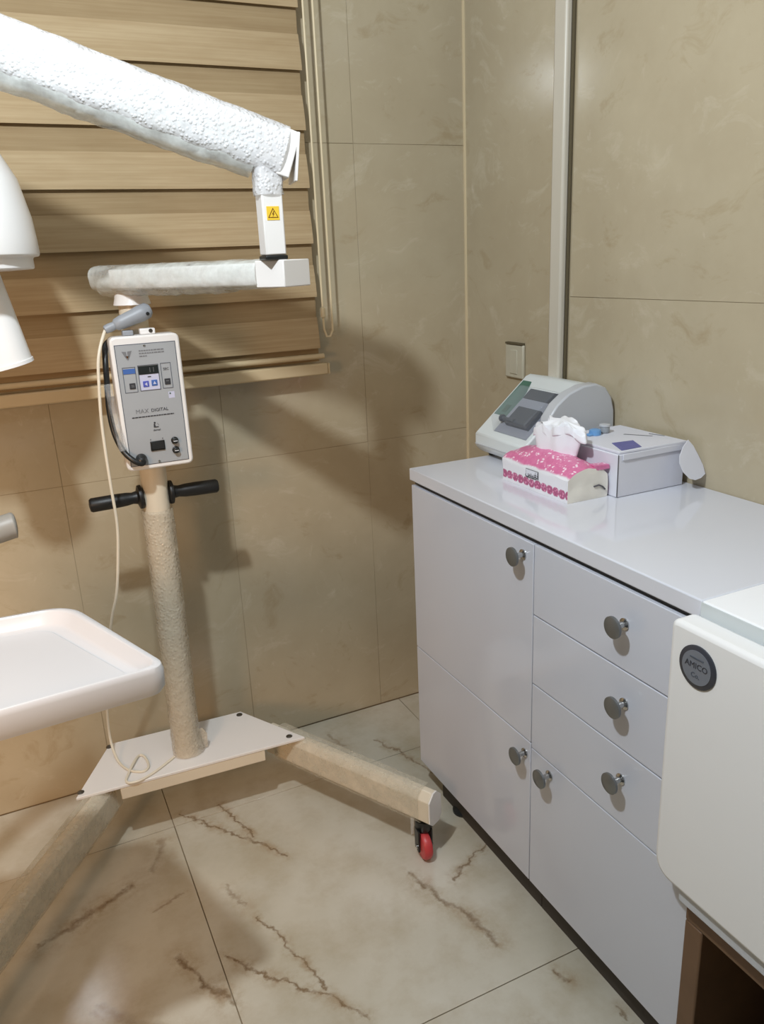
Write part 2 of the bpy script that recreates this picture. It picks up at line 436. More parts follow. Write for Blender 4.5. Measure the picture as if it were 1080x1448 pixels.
tiles(wall_back, 'wall_tile', [XL, -1.623, -1.196, -.769, -.342, .085, .512, .939, XR], [.002, .885, 1.695, 2.505, 2.598],
      lambda a, b, c, d: (a, b, YB, YB+.0015, c, d), M['wall_tile'], .0004)
tiles(wall_right, 'wall_tile', [YF, -.78, .42, 1.622], [.002, .480, 1.291, 2.102, 2.598],
      lambda a, b, c, d: (XR, XR+.0015, a, b, c, d), M['wall_tile'], .0004)
tiles(wall_right, 'wall_tile', [1.630, YB], [.002, 2.598], lambda a, b, c, d: (XR, XR+.0015, a, b, c, d), M['wall_tile'], .0004)
t1 = struct(build('trim_1', MB().box(XR-.020, XR, 1.636, 1.682, .915, ZC-.002), M['pvc'], bevel=.006))
build('gap_shade_strip', MB().box(XR-.004, XR-.0002, 1.6265, 1.6355, .915, ZC-.002), M['gap_and_lip'], t1)  # dark strip stands in for the shade in the gap beside the trunking
struct(build('trim_2', MB().box(XR-.005, XR, YB-.005, YB, .002, ZC-.002), M['chain']))
# wall switch
sw = thing('wall_switch', 'small cream wall switch plate on the tiled wall left of the white pipe trunking', 'switch', (XR-.012, 1.845, 1.066))
build('plate', MB().box(XR-.010, XR, 1.803, 1.887, 1.068, 1.160), M['switch'], sw, bevel=.004)
build('rocker', MB().box(XR-.0125, XR-.009, 1.828, 1.862, 1.080, 1.146), M['switch'], sw, bevel=.002)
build('top_lip', MB().box(XR-.013, XR-.001, 1.806, 1.884, 1.1602, 1.1655), M['gap_and_lip'], sw, bevel=.001)

# ------------------------------------------------------------------ zebra blind
bl = thing('window_blind', 'wood-toned zebra roller blind with wide horizontal bands hanging on the back wall', 'blind', (-.05, 2.06, 1.103))
build('back_layer', MB().box(-.95, .787, 2.068, 2.071, 1.14, 2.55), M['blind_back'], bl)
src = None; zk = 1.1760
while zk < 2.46:
    if src is None:
        mb = MB(); P = []
        for k in range(7):
            f = k/6; P.append((zk+.081*f, 2.054+.012*f**1.5))
        mb.prism([(-.95, y, z) for z, y in P]+[(-.95, y+.003, z) for z, y in reversed(P)], (1.738, 0, 0))
        src = build('slat', mb, M['blind_front'], bl); so = WL[src.name].copy()
    else:
        clone(src, bl, so+Vector((0, 0, zk-1.176)))
    zk += .1350
build('tension_tube', MB().tube([(-.95, 2.052, 1.1545), (.795, 2.052, 1.1545)], .0075, 12), M['beige_bar'], bl, smooth=True)
build('bottom_rail', MB().box(-.95, .802, 2.040, 2.066, 1.105, 1.1365), M['beige_bar'], bl, bevel=.004)
build('head_box', MB().box(-.97, .805, 2.02, 2.106, 2.53, 2.595), M['beige_bar'], bl, bevel=.006)
build('rail_end_cap', MB().box(.802, .808, 2.041, 2.065, 1.106, 1.1355), M['beige_bar'], bl, bevel=.002)
for x, zb in ((.7985, 1.262), (.824, 1.24)):
    mb = MB(); mb.tube([(x, 2.046, zb), (x-.002, 2.046, 2.53)], .0028, 8); build('chain', mb, M['chain'], bl, smooth=True)
build('chain_loop', MB().tube([(.7985, 2.046, 1.262), (.7995, 2.046, 1.225), (.806, 2.046, 1.206), (.816, 2.046, 1.206), (.8235, 2.046, 1.222), (.824, 2.046, 1.24)], .003, 8), M['chain'], bl, smooth=True)
build('chain_joiner', MB().lathe((.7985, 2.046, 1.255), (0, 0, 1), [(.002, 0), (.0065, .003), (.0065, .026), (.002, .03)], 10), M['chain'], bl, smooth=True)

# ------------------------------------------------------------------ cabinets
XF = .849
def knob_mb(y, z):
    mb = MB()
    mb.lathe((XF-.002, y, z), (-1, 0, 0), [(.0105, 0), (.0105, .002), (.0055, .004), (.0050, .020), (.010, .023)], 20)
    return mb
def knob(parent, y, z):
    k = build('knob', knob_mb(y, z), M['chrome'], parent, smooth=True)
    build('knob_disc', MB().lathe((XF-.024, y, z), (-1, 0, 0), [(.0150, 0), (.0190, .0015), (.0190, .0055), (.0165, .0072)], 28), M['knobface'], k, smooth=True)
def front(parent, name, y0, y1, z0, z1, ky, kz):
    g_ = .0013
    d = build(name, MB().box(XF-.002, XF+.016, y0+g_, y1-g_, z0+g_, z1-g_), M['white_lacquer'], parent, bevel=.0012)
    if ky: knob(d, ky, kz)
    return d
c1 = thing('door_cabinet', 'glossy white cabinet with a tall door above a lower door, nearest the back wall', 'cabinet', (1.06, 1.405, 0))
build('carcass', MB().box(XF+.0165, 1.280, 1.156, 1.655, .092, .876), M['white_lacquer'], c1, bevel=.001)
front(c1, 'door', 1.155, 1.655, .439, .875, 1.190, .843)
front(c1, 'door', 1.155, 1.655, .092, .439, 1.176, .404)
build('plinth', MB().box(.884, .898, 1.157, 1.60, .0, .0915), M['plinth'], c1)
build('foot', MB().lathe((.902, 1.52, 0), (0, 0, 1), [(.030, 0), (.030, .006), (.016, .012), (.016, .09)], 20), M['blacksm'], c1, smooth=True)
c2 = thing('drawer_cabinet', 'glossy white base cabinet with three drawers over a low door beside the equipment box', 'cabinet', (1.06, .94, 0))
build('carcass', MB().box(XF+.0165, 1.280, .726, 1.154, .092, .876), M['white_lacquer'], c2, bevel=.001)
front(c2, 'drawer', .726, 1.155, .729, .875, .905, .813)
front(c2, 'drawer', .726, 1.155, .579, .729, .896, .669)
front(c2, 'drawer', .726, 1.155, .430, .579, .894, .521)
front(c2, 'door', .726, 1.155, .092, .430, 1.092, .402)
build('plinth', MB().box(.884, .898, .726, 1.155, .0, .0915), M['plinth'], c2)
wt = thing('worktop', 'glossy white worktop over the cabinets carrying the tissue pack and white carton', 'worktop', (1.06, 1.2, .876))
build('slab', MB().box(XF-.003, 1.284, .752, 1.662, .884, .914), M['white_top'], wt, bevel=.0025)
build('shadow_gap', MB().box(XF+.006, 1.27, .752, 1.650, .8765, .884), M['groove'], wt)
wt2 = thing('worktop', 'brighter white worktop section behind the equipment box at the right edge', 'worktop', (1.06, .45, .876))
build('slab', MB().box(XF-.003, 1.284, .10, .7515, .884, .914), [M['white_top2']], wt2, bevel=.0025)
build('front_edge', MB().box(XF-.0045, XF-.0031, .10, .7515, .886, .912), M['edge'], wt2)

# equipment box and its stand at the right edge
eq = thing('equipment_box', 'white rounded equipment box with a round dark badge, in front of the drawers at right', 'appliance', (1.0, .42, .405))
P = rounded_poly([(.764, .894), (.764, .452), (.10, .452), (.10, .894)], [.014, .04, .02, .014], 6)
build('front_cover', MB().prism([(.801, y, z) for y, z in P], (.0428, 0, 0)), M['white_plastic'], eq, bevel=.008, seg=3)
build('rear_body', MB().box(.868, 1.27, .12, .70, .4062, .874), M['white_plastic'], eq, bevel=.004)
build('lower_trim', MB().box(.812, .867, .11, .7185, .424, .4505), M['grey_side'], eq, bevel=.002)
bd = build('badge', MB().lathe((.8010, .709, .8395), (-1, 0, 0), [(.0325, -.003), (.0325, .002), (.031, .003)], 40), M['badge_ring'], eq, smooth=True)
build('badge_face', MB().lathe((.7980, .709, .8395), (-1, 0, 0), [(.0255, -.002), (.0255, .0008)], 36), M['badge_mid'], bd)
text('badge_lettering', 'AMICO', .0125, (.7970, .709, .842), (0, -1, 0), (0, 0, 1), .0004, M['badge_ring'], bd)
text('badge_lettering', 'Co.', .0105, (.7970, .7095, .8275), (0, -1, 0), (0, 0, 1), .0004, M['dark_line'], bd)
build('badge_line', MB().box(.7966, .7974, .697, .721, .8525, .8545), M['dark_line'], bd)
st = thing('wooden_stand', 'brown wooden open-front stand with a dark hollow under the white equipment box', 'stand', (1.0, .42, 0))
build('side_panel', MB().box(.838, 1.27, .690, .7245, .0, .369), M['brown_wood'], st, bevel=.003)
build('side_panel', MB().box(.838, 1.27, .12, .1545, .0, .369), M['brown_wood'], st, bevel=.003)
build('top_panel', MB().box(.838, 1.27, .12, .7245, .3695, .405), M['brown_wood'], st, bevel=.003)
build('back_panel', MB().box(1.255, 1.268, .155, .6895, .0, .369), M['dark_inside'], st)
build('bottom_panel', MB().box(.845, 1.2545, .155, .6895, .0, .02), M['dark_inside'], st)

# ------------------------------------------------------------------ capsule mixer on the worktop
mx = thing('capsule_mixer', 'pale wedge-shaped dental capsule mixer with green panel and clear lid on worktop', 'mixer', (1.16, 1.57, .914))
prof = [(1.062, .924), (1.046, .940), (1.046, .972), (1.198, 1.100), (1.210, 1.104), (1.270, 1.092), (1.276, 1.07), (1.276, .924)]
SL = (1.100-.972)/(1.198-1.046)
def slope(x, y, lift=0.): return Vector((x, y, .972+(x-1.046)*SL)) + Vector((-SL, 0, 1)).normalized()*lift
mb = MB(); mb.prism([(x, 1.470, z) for x, z in prof], (0, .212, 0)); body = build('housing', mb, M['pale_plastic'], mx, bevel=.004)
arch = [(1.086, .924), (1.086, .960), (1.086, 1.005), (1.090, 1.040), (1.112, 1.068), (1.145, 1.091), (1.185, 1.104), (1.222, 1.106), (1.250, 1.094), (1.268, 1.070), (1.277, 1.038), (1.279, .99), (1.279, .924)]
build('end_cap', MB().prism([(x, 1.437, z) for x, z in arch], (0, .034, 0)), M['grey_side'], mx, bevel=.004)
build('lower_band', MB().box(1.044, 1.05, 1.45, 1.678, .945, .948), M['grey_side'], mx)
Z3 = Vector((-SL, 0, 1)).normalized()
def splate(name, pts, lift, th, mt): return build(name, MB().prism([slope(x, y, lift) for x, y in pts], Z3*th), mt, mx)
splate('control_panel', [(1.098, 1.672), (1.186, 1.672), (1.186, 1.638), (1.160, 1.622), (1.098, 1.610)], .0002, .0012, M['green'])
splate('panel_mark', [(1.106, 1.652), (1.124, 1.652), (1.124, 1.634), (1.106, 1.634)], .0014, .0006, M['dark_green'])
splate('chamber_floor', [(1.062, 1.618), (1.170, 1.618), (1.170, 1.486), (1.062, 1.486)], .0003, .0012, M['slate2'])
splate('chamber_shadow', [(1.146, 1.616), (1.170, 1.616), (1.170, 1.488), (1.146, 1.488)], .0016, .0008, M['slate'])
splate('chamber_block', [(1.080, 1.590), (1.122, 1.590), (1.122, 1.500), (1.080, 1.500)], .0016, .010, M['slate'])
build('capsule_arm', MB().tube([slope(1.088, 1.606, .012), slope(1.088, 1.560, .012)], .005, 10), M['slate'], mx, smooth=True)
build('capsule_fork', MB().ring(slope(1.088, 1.607, .012), (0, 1, 0), .004, .009, .006, 16), M['slate'], mx)
lid = MB(); A = [slope(1.060, 1.622, .0005), slope(1.172, 1.622, .0005), slope(1.160, 1.622, .030), slope(1.076, 1.622, .034)]
lid.prism(A, (0, -.140, 0)); build('clear_lid', lid, M['smoke'], mx, bevel=.003)
for x, y in ((1.085, 1.66), (1.085, 1.46), (1.25, 1.66), (1.25, 1.46)):
    build('foot', MB().lathe((x, y, .9142), (0, 0, 1), [(.010, 0), (.012, .0095)], 14), M['blacksm'], mx, smooth=True)

# ------------------------------------------------------------------ tissue pack
tp = thing('tissue_pack', 'soft pack of tissues with pink flower print and white tissue pulled out', 'tissues', (1.03, 1.34, .914))
mb = MB(); bm = mb.bm; NX, NY, NZ = 10, 18, 7
x0, x1, y0, y1, z0 = .976, 1.077, 1.222, 1.453, .9142
def pk(u, v, h):     # u across X, v along Y, h height
    zt = .962 + .034*math.sin(math.pi*min(max(u, .0), 1))**.7*math.sin(math.pi*(.1+.8*v))**.5
    return zt
cols = {}
def V(key, p):
    if key not in cols:
        q = Vector(p); nz = noise.noise(q*35)*.003; c = Vector((1.028, 1.34, q.z)); d = (q-c); d.z = 0
        if d.length > 0 and q.z > .918: q += d.normalized()*nz
        cols[key] = bm.verts.new(q)
    return cols[key]
def bulge(i, j):
    u, v = i/NX, j/NY
    return (x0+(x1-x0)*u, y0+(y1-y0)*v, pk(u, v, 1)+noise.noise(Vector((u*4, v*7, 2)))*.004)
for i in range(NX):
    for j in range(NY):
        f = bm.faces.new([V(('t', a, b), bulge(a, b)) for a, b in ((i, j), (i+1, j), (i+1, j+1), (i, j+1))]); f.material_index = 0
def side(pa, cnt, mi):
    pts = [pa(k) for k in range(cnt+1)]
    for k in range(cnt):
        for h in range(NZ):
            q = []
            for kk, hh in ((k, h), (k+1, h), (k+1, h+1), (k, h+1)):
                i, j = pts[kk]; T = bulge(i, j); key = ('t', i, j) if hh == NZ else ('s', i, j, hh)
                q.append(V(key, (T[0], T[1], z0+(T[2]-z0)*hh/NZ)))
            f = bm.faces.new(q); f.material_index = mi
side(lambda k: (0, k), NY, 0); side(lambda k: (NX, k), NY, 0); side(lambda k: (k, 0), NX, 1); side(lambda k: (k, NY), NX, 1)
build('pack', mb, [M['print'], M['film']], tp, smooth=True)
bx = .9755
build('brand_plate', MB().box(bx-.0016, bx-.0006, 1.318, 1.362, .9425, .9595), M['ink2'], tp)
build('brand_plate_face', MB().box(bx-.0020, bx-.0014, 1.3195, 1.3605, .9438, .9582), M['card'], tp)
text('brand_lettering', '\ufeb2\ufef4\ufed4\ufee7', .019, (bx-.0022, 1.340, .9505), (0, -1, 0), (0, 0, 1), .0004, M['ink'], tp)
build('small_print', MB().box(bx-.0014, bx-.0004, 1.326, 1.356, .9405, .9418), M['ink2'], tp)
build('end_fold', MB().tube([(1.040, 1.2195, .941), (1.052, 1.2185, .943), (1.062, 1.219, .938), (1.069, 1.2195, .931)], .0016, 6), M['card_edge'], tp)
build('end_flap', MB().prism([(1.040, 1.221, .985), (1.080, 1.221, .982), (1.0815, 1.221, .972), (1.046, 1.221, .972)], (0, .02, 0)), M['print'], tp, bevel=.002)
mb = MB(); rings = []
TN = 64
def tissue_pt(a, f):
    lob = 1+.12*math.sin(3*a+.6)+.10*math.sin(5*a+2.1+f)+.09*math.sin(11*a+2*f)*f
    r = (.050+.019*f**.75)*lob
    z = .982+.064*math.sin(min(1, f*1.12)*math.pi*.60)*(1+.12*math.sin(2*a+.4)+.08*math.sin(5*a+1)+.06*math.sin(9*a+3*f))
    z -= .020*max(0, f-.75)/.25
    return Vector((1.046+r*math.cos(a)*.50+.008*f, 1.348+r*math.sin(a)*1.0-.006*f, z))
prof_f = [0, .12, .25, .4, .55, .68, .8, .9, 1.]
for f in prof_f: rings.append([tissue_pt(2*math.pi*i/TN, f) for i in range(TN)])
inner = []
for f, dz in ((.86, -.004), (.6, .010), (.35, .020)):
    rings.append([tissue_pt(2*math.pi*i/TN+.25, f)+Vector((.003, 0, dz+.006*math.sin(i*.9))) for i in range(TN)])
mb.poly_faces(rings, caps=False)
top = [v for v in mb.bm.verts][-TN:]
cvert = mb.bm.verts.new((1.050, 1.345, 1.062))
for i in range(TN): mb.bm.faces.new((top[i], top[(i+1) % TN], cvert))
build('tissue', mb, M['paper'], tp, smooth=True, sub=1)

# ------------------------------------------------------------------ white carton with things on it
ct = thing('carton', 'white cardboard box with blue label and a rounded flap sticking out', 'box', (1.17, 1.3, .914))
CX0, CX1, CY0, CY1, CZ = 1.083, 1.262, 1.200, 1.400, 1.004
build('box_body', MB().box(CX0, CX1, CY0, CY1, .9145, CZ), M['card'], ct, bevel=.002)
build('lid', MB().prism([(CX0+.004, CY0+.002, CZ+.0003), (CX1+.002, CY0-.004, CZ+.0003), (CX1+.002, CY1, CZ+.0003), (CX0+.004, CY1, CZ+.0003)], (0, 0, .006)), M['card'], ct, bevel=.0015)
build('front_lip', MB().box(CX0+.010, CX1+.001, CY0-.0035, CY0-.0005, CZ-.012, CZ+.001), M['card'], ct, bevel=.001)
build('corner_edge', MB().box(CX0-.0006, CX0+.0008, CY0-.0008, CY0+.0006, .916, CZ), M['card_edge'], ct)
build('label', MB().prism([(1.096, 1.206, CZ+.0066), (1.150, 1.208, CZ+.0066), (1.176, 1.262, CZ+.0066), (1.124, 1.268, CZ+.0066)], (0, 0, .0006)), M['blue_label'], ct)
build('marking', MB().prism([(1.20, 1.318, CZ+.0066), (1.235, 1.27, CZ+.0066), (1.239, 1.27, CZ+.0066), (1.205, 1.319, CZ+.0066)], (0, 0, .0005)), M['ink2'], ct)
build('marking', MB().prism([(1.246, 1.290, CZ+.0066), (1.257, 1.255, CZ+.0066), (1.260, 1.257, CZ+.0066), (1.249, 1.292, CZ+.0066)], (0, 0, .0005)), M['ink2'], ct)
fl = [(1.2612, 1.192, 1.013), (1.2409, 1.1846, 1.0021), (1.223, 1.1751, 0.9871), (1.2161, 1.1669, 0.9733), (1.2184, 1.1581, 0.9569), (1.2304, 1.1515, 0.943), (1.245, 1.15, 0.9381), (1.2629, 1.1522, 0.9393), (1.2789, 1.1566, 0.9449), (1.2806, 1.1655, 0.961), (1.276, 1.1765, 0.9822), (1.2702, 1.1861, 1.0008)]
build('side_flap', MB().prism(fl, (.0006, .0020, 0)), M['card'], ct)
bc = thing('bottle_cap', 'small light blue cap lying on the white carton', 'cap', (1.150, 1.352, CZ+.0063))
build('cap_body', MB().lathe((1.150, 1.352, CZ+.0066), (0, 0, 1), [(.013, 0), (.0135, .004), (.0125, .011), (.008, .013)], 20), M['cyan'], bc, smooth=True)
build('cap_tab', MB().box(1.128, 1.145, 1.344, 1.358, CZ+.0066, CZ+.011), M['cyan'], bc, bevel=.002)
gc = thing('jar', 'tiny grey metal jar next to the light blue cap on carton', 'jar', (1.180, 1.356, CZ+.0063))
build('jar_body', MB().lathe((1.180, 1.356, CZ+.0066), (0, 0, 1), [(.009, 0), (.011, .002), (.011, .013), (.010, .0145)], 20), M['grey_plug'], gc, smooth=True)
build('jar_lid', MB().lathe((1.180, 1.356, CZ+.0212), (0, 0, 1), [(.012, 0), (.012, .004), (.0105, .005)], 20), M['grey_side'], gc, smooth=True)

# ------------------------------------------------------------------ mobile x-ray unit
xr = thing('dental_x_ray_unit', 'white mobile dental x-ray machine on wheels, arms and pole wrapped in bubble wrap', 'x-ray machine', (.27, 1.84, 0))
plate = MB().prism([(-.017, 1.786, .192), (.557, 1.757, .192), (.441, 1.966, .192), (.087, 1.984, .192)], (0, 0, .008))
pl = build('base_plate', plate, M['white_metal'], xr, bevel=.0015)
for x, y in ((.084, 1.970), (-.004, 1.804), (.433, 1.950), (.521, 1.780)):
    build('screw', MB().lathe((x, y, .2), (0, 0, 1), [(.0085, 0), (.0085, .001), (.005, .0035)], 14), M['screw'], pl, smooth=True)
build('front_beam', MB().prism([(.085, 1.782, .160), (.448, 1.764, .160), (.448, 1.800, .160), (.085, 1.818, .160)], (0, 0, .0318)), M['cream_metal'], xr, bevel=.002)
def leg(x0, y0, x1, y1, flip):
    d = Vector((x1-x0, y1-y0, 0)).normalized(); s_ = Vector((-d.y, d.x, 0)); hw, zb, zt = .025, .104, .1915
    sec = lambda c: [c+s_*a+Vector((0, 0, z)) for a, z in ((-hw, zb+.012), (-hw+.012, zb), (hw-.012, zb), (hw, zb+.012), (hw, zt-.018), (hw-.018, zt), (-hw+.018, zt), (-hw, zt-.018))]
    a, b = Vector((x0, y0, 0)), Vector((x1, y1, 0))
    lg = build('leg', MB().poly_faces([sec(a), sec(b)]), M['cream_metal'], xr, bevel=.002)
    c0_, c1_ = a+d*.03+Vector((0, 0, .149)), b-d*.028+Vector((0, 0, .149))
    build('stretch_film', wrap(c0_, c1_, (0, 0, 1), hw+.0022, .0455, 46, .02, 28, 7, seed=3), M['wrapleg'], lg, smooth=True)
    build('end_cap', MB().poly_faces([sec(b+d*.0004), [p_*1 for p_ in sec(b+d*.004)]]), M['white_metal'], lg)
    # caster under the outer end
    cs = b-d*.032
    cx_, cy_ = cs.x, cs.y
    k = build('caster', MB().lathe((cx_, cy_, .072), (0, 0, 1), [(.018, 0), (.022, .008), (.022, .030), (.012, .0315)], 18), M['blacksm'], xr, smooth=True)
    wd = Vector((1, -.12, 0)).normalized(); fd = Vector((.12, 1, 0)).normalized()
    w0 = Vector((cx_, cy_, .0355))-fd*.012-wd*.004
    build('wheel', MB().lathe(w0-wd*.0125, wd, [(.020, 0), (.031, .002), (.035, .007), (.035, .018), (.031, .023), (.020, .025)], 26), M['red'], k, smooth=True)
    for sgn in (-1, 1):
        c_ = w0+wd*.0165*sgn
        build('fork', MB().obb(c_+Vector((0, 0, .018))+fd*.004, wd, fd, (0, 0, 1), .0022, .013, .030), M['blacksm'], k, bevel=.001)
    build('axle', MB().tube([w0-wd*.021, w0+wd*.021], .0055, 10), M['chrome'], k, smooth=True)
leg(.501, 1.877, .750, 1.403, 1)
leg(.070, 1.850, -.300, 1.328, -1)
build('film_tail', MB().prism([(.700, 1.432, .118), (.706, 1.425, .118), (.704, 1.424, .075), (.699, 1.430, .070)], (.001, .001, 0)), M['wraplead'], xr)
# pole
PB, PT = Vector((.264, 1.845, .2003)), Vector((.277, 1.845, 1.33))
at = lambda z: PB.lerp(PT, (z-PB.z)/(PT.z-PB.z))
pole = build('pole', MB().tube([PB, at(.6), at(1.0), PT], .030, 24), M['cream_metal'], xr, smooth=True)
mb = MB(); rings = []
for i in range(74):
    z = .203+(.865-.203)*i/73; c = at(z); ring = []
    for k in range(30):
        a = 2*math.pi*k/30; d = Vector((math.cos(a), math.sin(a), 0)); q = c+d*.036
        fl_ = max(0, 1-(z-.203)/.05)*.010*max(0, math.cos(a-.1))
        ring.append(c+d*(.0365+.0016*noise.noise(q*60)+.0011*noise.noise(q*140)+fl_))
    rings.append(ring)
build('bubble_wrap', MB().poly_faces(rings, caps=False), M['wrappole'], pole, smooth=True)
build('wrap_fold', MB().prism([(.296, 1.832, .204), (.316, 1.834, .206), (.318, 1.834, .245), (.308, 1.836, .262), (.298, 1.836, .262)], (0, .003, 0)), M['wrappole'], pole)
for s_ in (-1, 1):
    c = at(.898); o = c+Vector((s_*.031, 0, 0))
    h = build('handle', MB().lathe(o, (s_, 0, -.02 if s_ > 0 else -.02), [(.010, -.003), (.0275, 0), (.0285, .003), (.0275, .008), (.0155, .012), (.0135, .022), (.0155, .036), (.0165, .060), (.0165, .112), (.0135, .1165), (.004, .118)], 22), M['black'], xr, smooth=True)
# control box
BX0, BX1, BZ0, BZ1, BF, BB = .2085, .354, .978, 1.268, 1.768, 1.8135
P = rounded_poly([(BX0, BZ0), (BX1, BZ0), (BX1, BZ1), (BX0, BZ1)], .014, 5)
cb = build('control_box', MB().prism([(x, BF, z) for x, z in P], (0, BB-BF, 0)), M['white_metal'], xr, bevel=.004)
build('mounting_bracket', MB().box(.245, .305, BB, 1.823, 1.03, 1.22), M['cream_metal'], cb)
FY = BF
def card(name, x0, x1, z0, z1, d, mt, th=.0008, bev=0):   # thin plate on the box front, d = how far it sits in front
    return build(name, MB().box(x0, x1, FY-d-th, FY-d+.0004, z0, z1), mt, cb, bevel=bev)
card('panel_outline', .2165, .3440, .9885, 1.2515, .0000, M['dark_line'])
card('front_panel', .2180, .3425, .9900, 1.2500, .0008, M['panel'])
D = .0018
def frame(x0, x1, z0, z1, t=.0010):
    mb = MB()
    for a in ((x0, x1, z1-t, z1), (x0, x1, z0, z0+t), (x0, x0+t, z0+t, z1-t), (x1-t, x1, z0+t, z1-t)):
        mb.box(a[0], a[1], FY-D-.0006, FY-D+.0004, a[2], a[3])
    build('print_frame', mb, M['dark_line'], cb)
frame(.2265, .2535, 1.150, 1.204); frame(.2585, .3020, 1.151, 1.206); frame(.3065, .3285, 1.152, 1.207)
card('display_surround', .2600, .3005, 1.1525, 1.188, D, M['lilac'], .0004)
card('display', .2595, .3010, 1.186, 1.204, D+.0004, M['display'])
build('display_digits', MB().box(.283, .2838, FY-D-.0018, FY-D-.001, 1.190, 1.200).box(.2905, .2913, FY-D-.0018, FY-D-.001, 1.190, 1.200), M['ink2'], cb)
card('blue_label', .2280, .2525, 1.190, 1.2005, D+.0002, M['blue'])
card('button', .2370, .2495, 1.1575, 1.170, D, M['ink'], .0016, .0008)
card('button', .3115, .3240, 1.160, 1.173, D, M['ink'], .0016, .0008)
card('button', .2655, .2780, 1.159, 1.172, D, M['blue2'], .0016, .0008)
card('button', .2835, .2960, 1.160, 1.173, D, M['blue'], .0016, .0008)
def glyph(pts): build('button_mark', MB().prism([(x, FY-D-.0018, z) for x, z in pts], (0, -.0005, 0)), M['lilac'], cb)
glyph([(.2685, 1.1655), (.2740, 1.1695), (.2740, 1.1615)]); glyph([(.2898, 1.1705), (.2930, 1.1640), (.2866, 1.1640)])
for x, z in ((.2405, 1.1650), (.2405, 1.1620), (.3145, 1.1675)):
    build('button_mark', MB().box(x, x+.006, FY-D-.0023, FY-D-.0017, z, z+.0012), M['ink2'], cb)
card('small_print', .2770, .2840, 1.1795, 1.1815, D+.0003, M['ink'])
text('lettering', 'SEC', .0075, (.3175, FY-D-.0004, 1.1935), (1, 0, 0), (0, 0, 1), .0003, M['ink'], cb)
card('indicator', .3165, .3295, 1.130, 1.144, D-.0004, M['lilac']); card('indicator_light', .3185, .3215, 1.139, 1.142, D+.0002, M['dark_green'])
# heading: winged triangle emblem and two lines of small print
def tri(pts, mt): build('emblem', MB().prism([(x, FY-D, z) for x, z in pts], (0, -.0006, 0)), mt, cb)
tri([(.2300, 1.2375), (.2390, 1.2365), (.2405, 1.2180), (.2360, 1.2255)], M['ink2']); tri([(.2510, 1.2380), (.2420, 1.2368), (.2412, 1.2180), (.2455, 1.2255)], M['ink2'])
tri([(.2375, 1.2275), (.2440, 1.2275), (.2409, 1.2215)], M['brown_ink'])
for x1, z in ((.318, 1.2350), (.318, 1.2295), (.281, 1.2235)):
    k = 0; x = .2655; mb = MB()
    while x < x1:
        wd = .003+.004*random.random(); mb.box(x, min(x+wd, x1), FY-D-.0005, FY-D+.0004, z, z+.0026); x += wd+.0012
    build('small_print', mb, M['ink2'], cb)
text('lettering', 'MAX', .0130, (.2560, FY-D-.0002, 1.1075), (1, 0, 0), (0, 0, 1), .0003, M['ink2'], cb)
text('lettering', 'DIGITAL', .0100, (.2935, FY-D-.0002, 1.1075), (1, 0, 0), (0, 0, 1), .0003, M['ink'], cb)
mb = MB(); x = .2330
while x < .322:
    wd = .003+.004*random.random(); mb.box(x, min(x+wd, .323), FY-D-.0005, FY-D+.0004, 1.0945, 1.0968); x += wd+.001
build('small_print', mb, M['ink'], cb)
# small figure emblem
build('emblem', MB().lathe((.2790, FY-D+.0004, 1.0800), (0, -1, 0), [(.0020, 0), (.0020, .0010)], 12), M['ink'], cb)
tri([(.2765, 1.0775), (.2795, 1.0775), (.2800, 1.0715), (.2865, 1.0715), (.2865, 1.0695), (.2760, 1.0695)], M['ink'])
tri([(.2840, 1.0790), (.2850, 1.0790), (.2878, 1.0735), (.2868, 1.0735)], M['ink2'])
text('lettering', 'dental', .0065, (.2820, FY-D-.0002, 1.0640), (1, 0, 0), (0, 0, 1), .0003, M['ink'], cb)
sw_ = card('rocker_switch', .2635, .2945, 1.0185, 1.0400, D, M['blacksm'], .0030, .001)
build('rocker', MB().prism([(.2660, FY-D-.003, 1.0215), (.2660, FY-D-.006, 1.0225), (.2660, FY-D-.0035, 1.0370), (.2660, FY-D-.003, 1.0375)], (.0260, 0, 0)), M['black'], sw_)
for x in (.2655, .2915): card('small_print', x-.0010, x+.0010, 1.0425, 1.0455, D, M['ink2'])
for z in (1.0360, 1.0145):
    f_ = build('fuse_holder', MB().lathe((.3170, FY-D+.0004, z), (0, -1, 0), [(.0080, 0), (.0080, .003), (.0062, .0045), (.0058, .011), (.004, .012)], 18), M['blacksm'], cb, smooth=True)
    build('fuse_slot', MB().box(.3125, .3215, FY-D-.0122, FY-D-.0112, z-.0010, z+.0010), M['grey_side'], f_)
for x, z in ((.2785, 1.2465), (.2785, .9935)):
    build('screw', MB().lathe((x, FY-.0012, z), (0, -1, 0), [(.0030, 0), (.0026, .0014), (.001, .002)], 12), M['chrome'], cb, smooth=True)
# thick black lead looping from the rear round the left side into the front panel
pts = [(.228, 1.822, 1.262), (.206, 1.812, 1.250), (.1985, 1.795, 1.215), (.1945, 1.788, 1.170), (.1905, 1.784, 1.118), (.1935, 1.778, 1.066), (.2045, 1.762, 1.028), (.2200, 1.750, 1.008), (.2350, 1.7465, .9985), (.2420, 1.749, .9995)]
def smoothpath(pts, k=6):
    pts = [Vector(p) for p in pts]; out = []
    for i in range(len(pts)-1):
        p0, p1, p2, p3 = pts[max(i-1, 0)], pts[i], pts[i+1], pts[min(i+2, len(pts)-1)]
        for j in range(k):
            t = j/k
            out.append(.5*((2*p1)+(p2-p0)*t+(2*p0-5*p1+4*p2-p3)*t*t+(3*p1-p0-3*p2+p3)*t**3))
    out.append(pts[-1]); return out
ld = build('power_lead', MB().tube(smoothpath(pts), .0062, 12), M['blacksm'], xr, smooth=True)
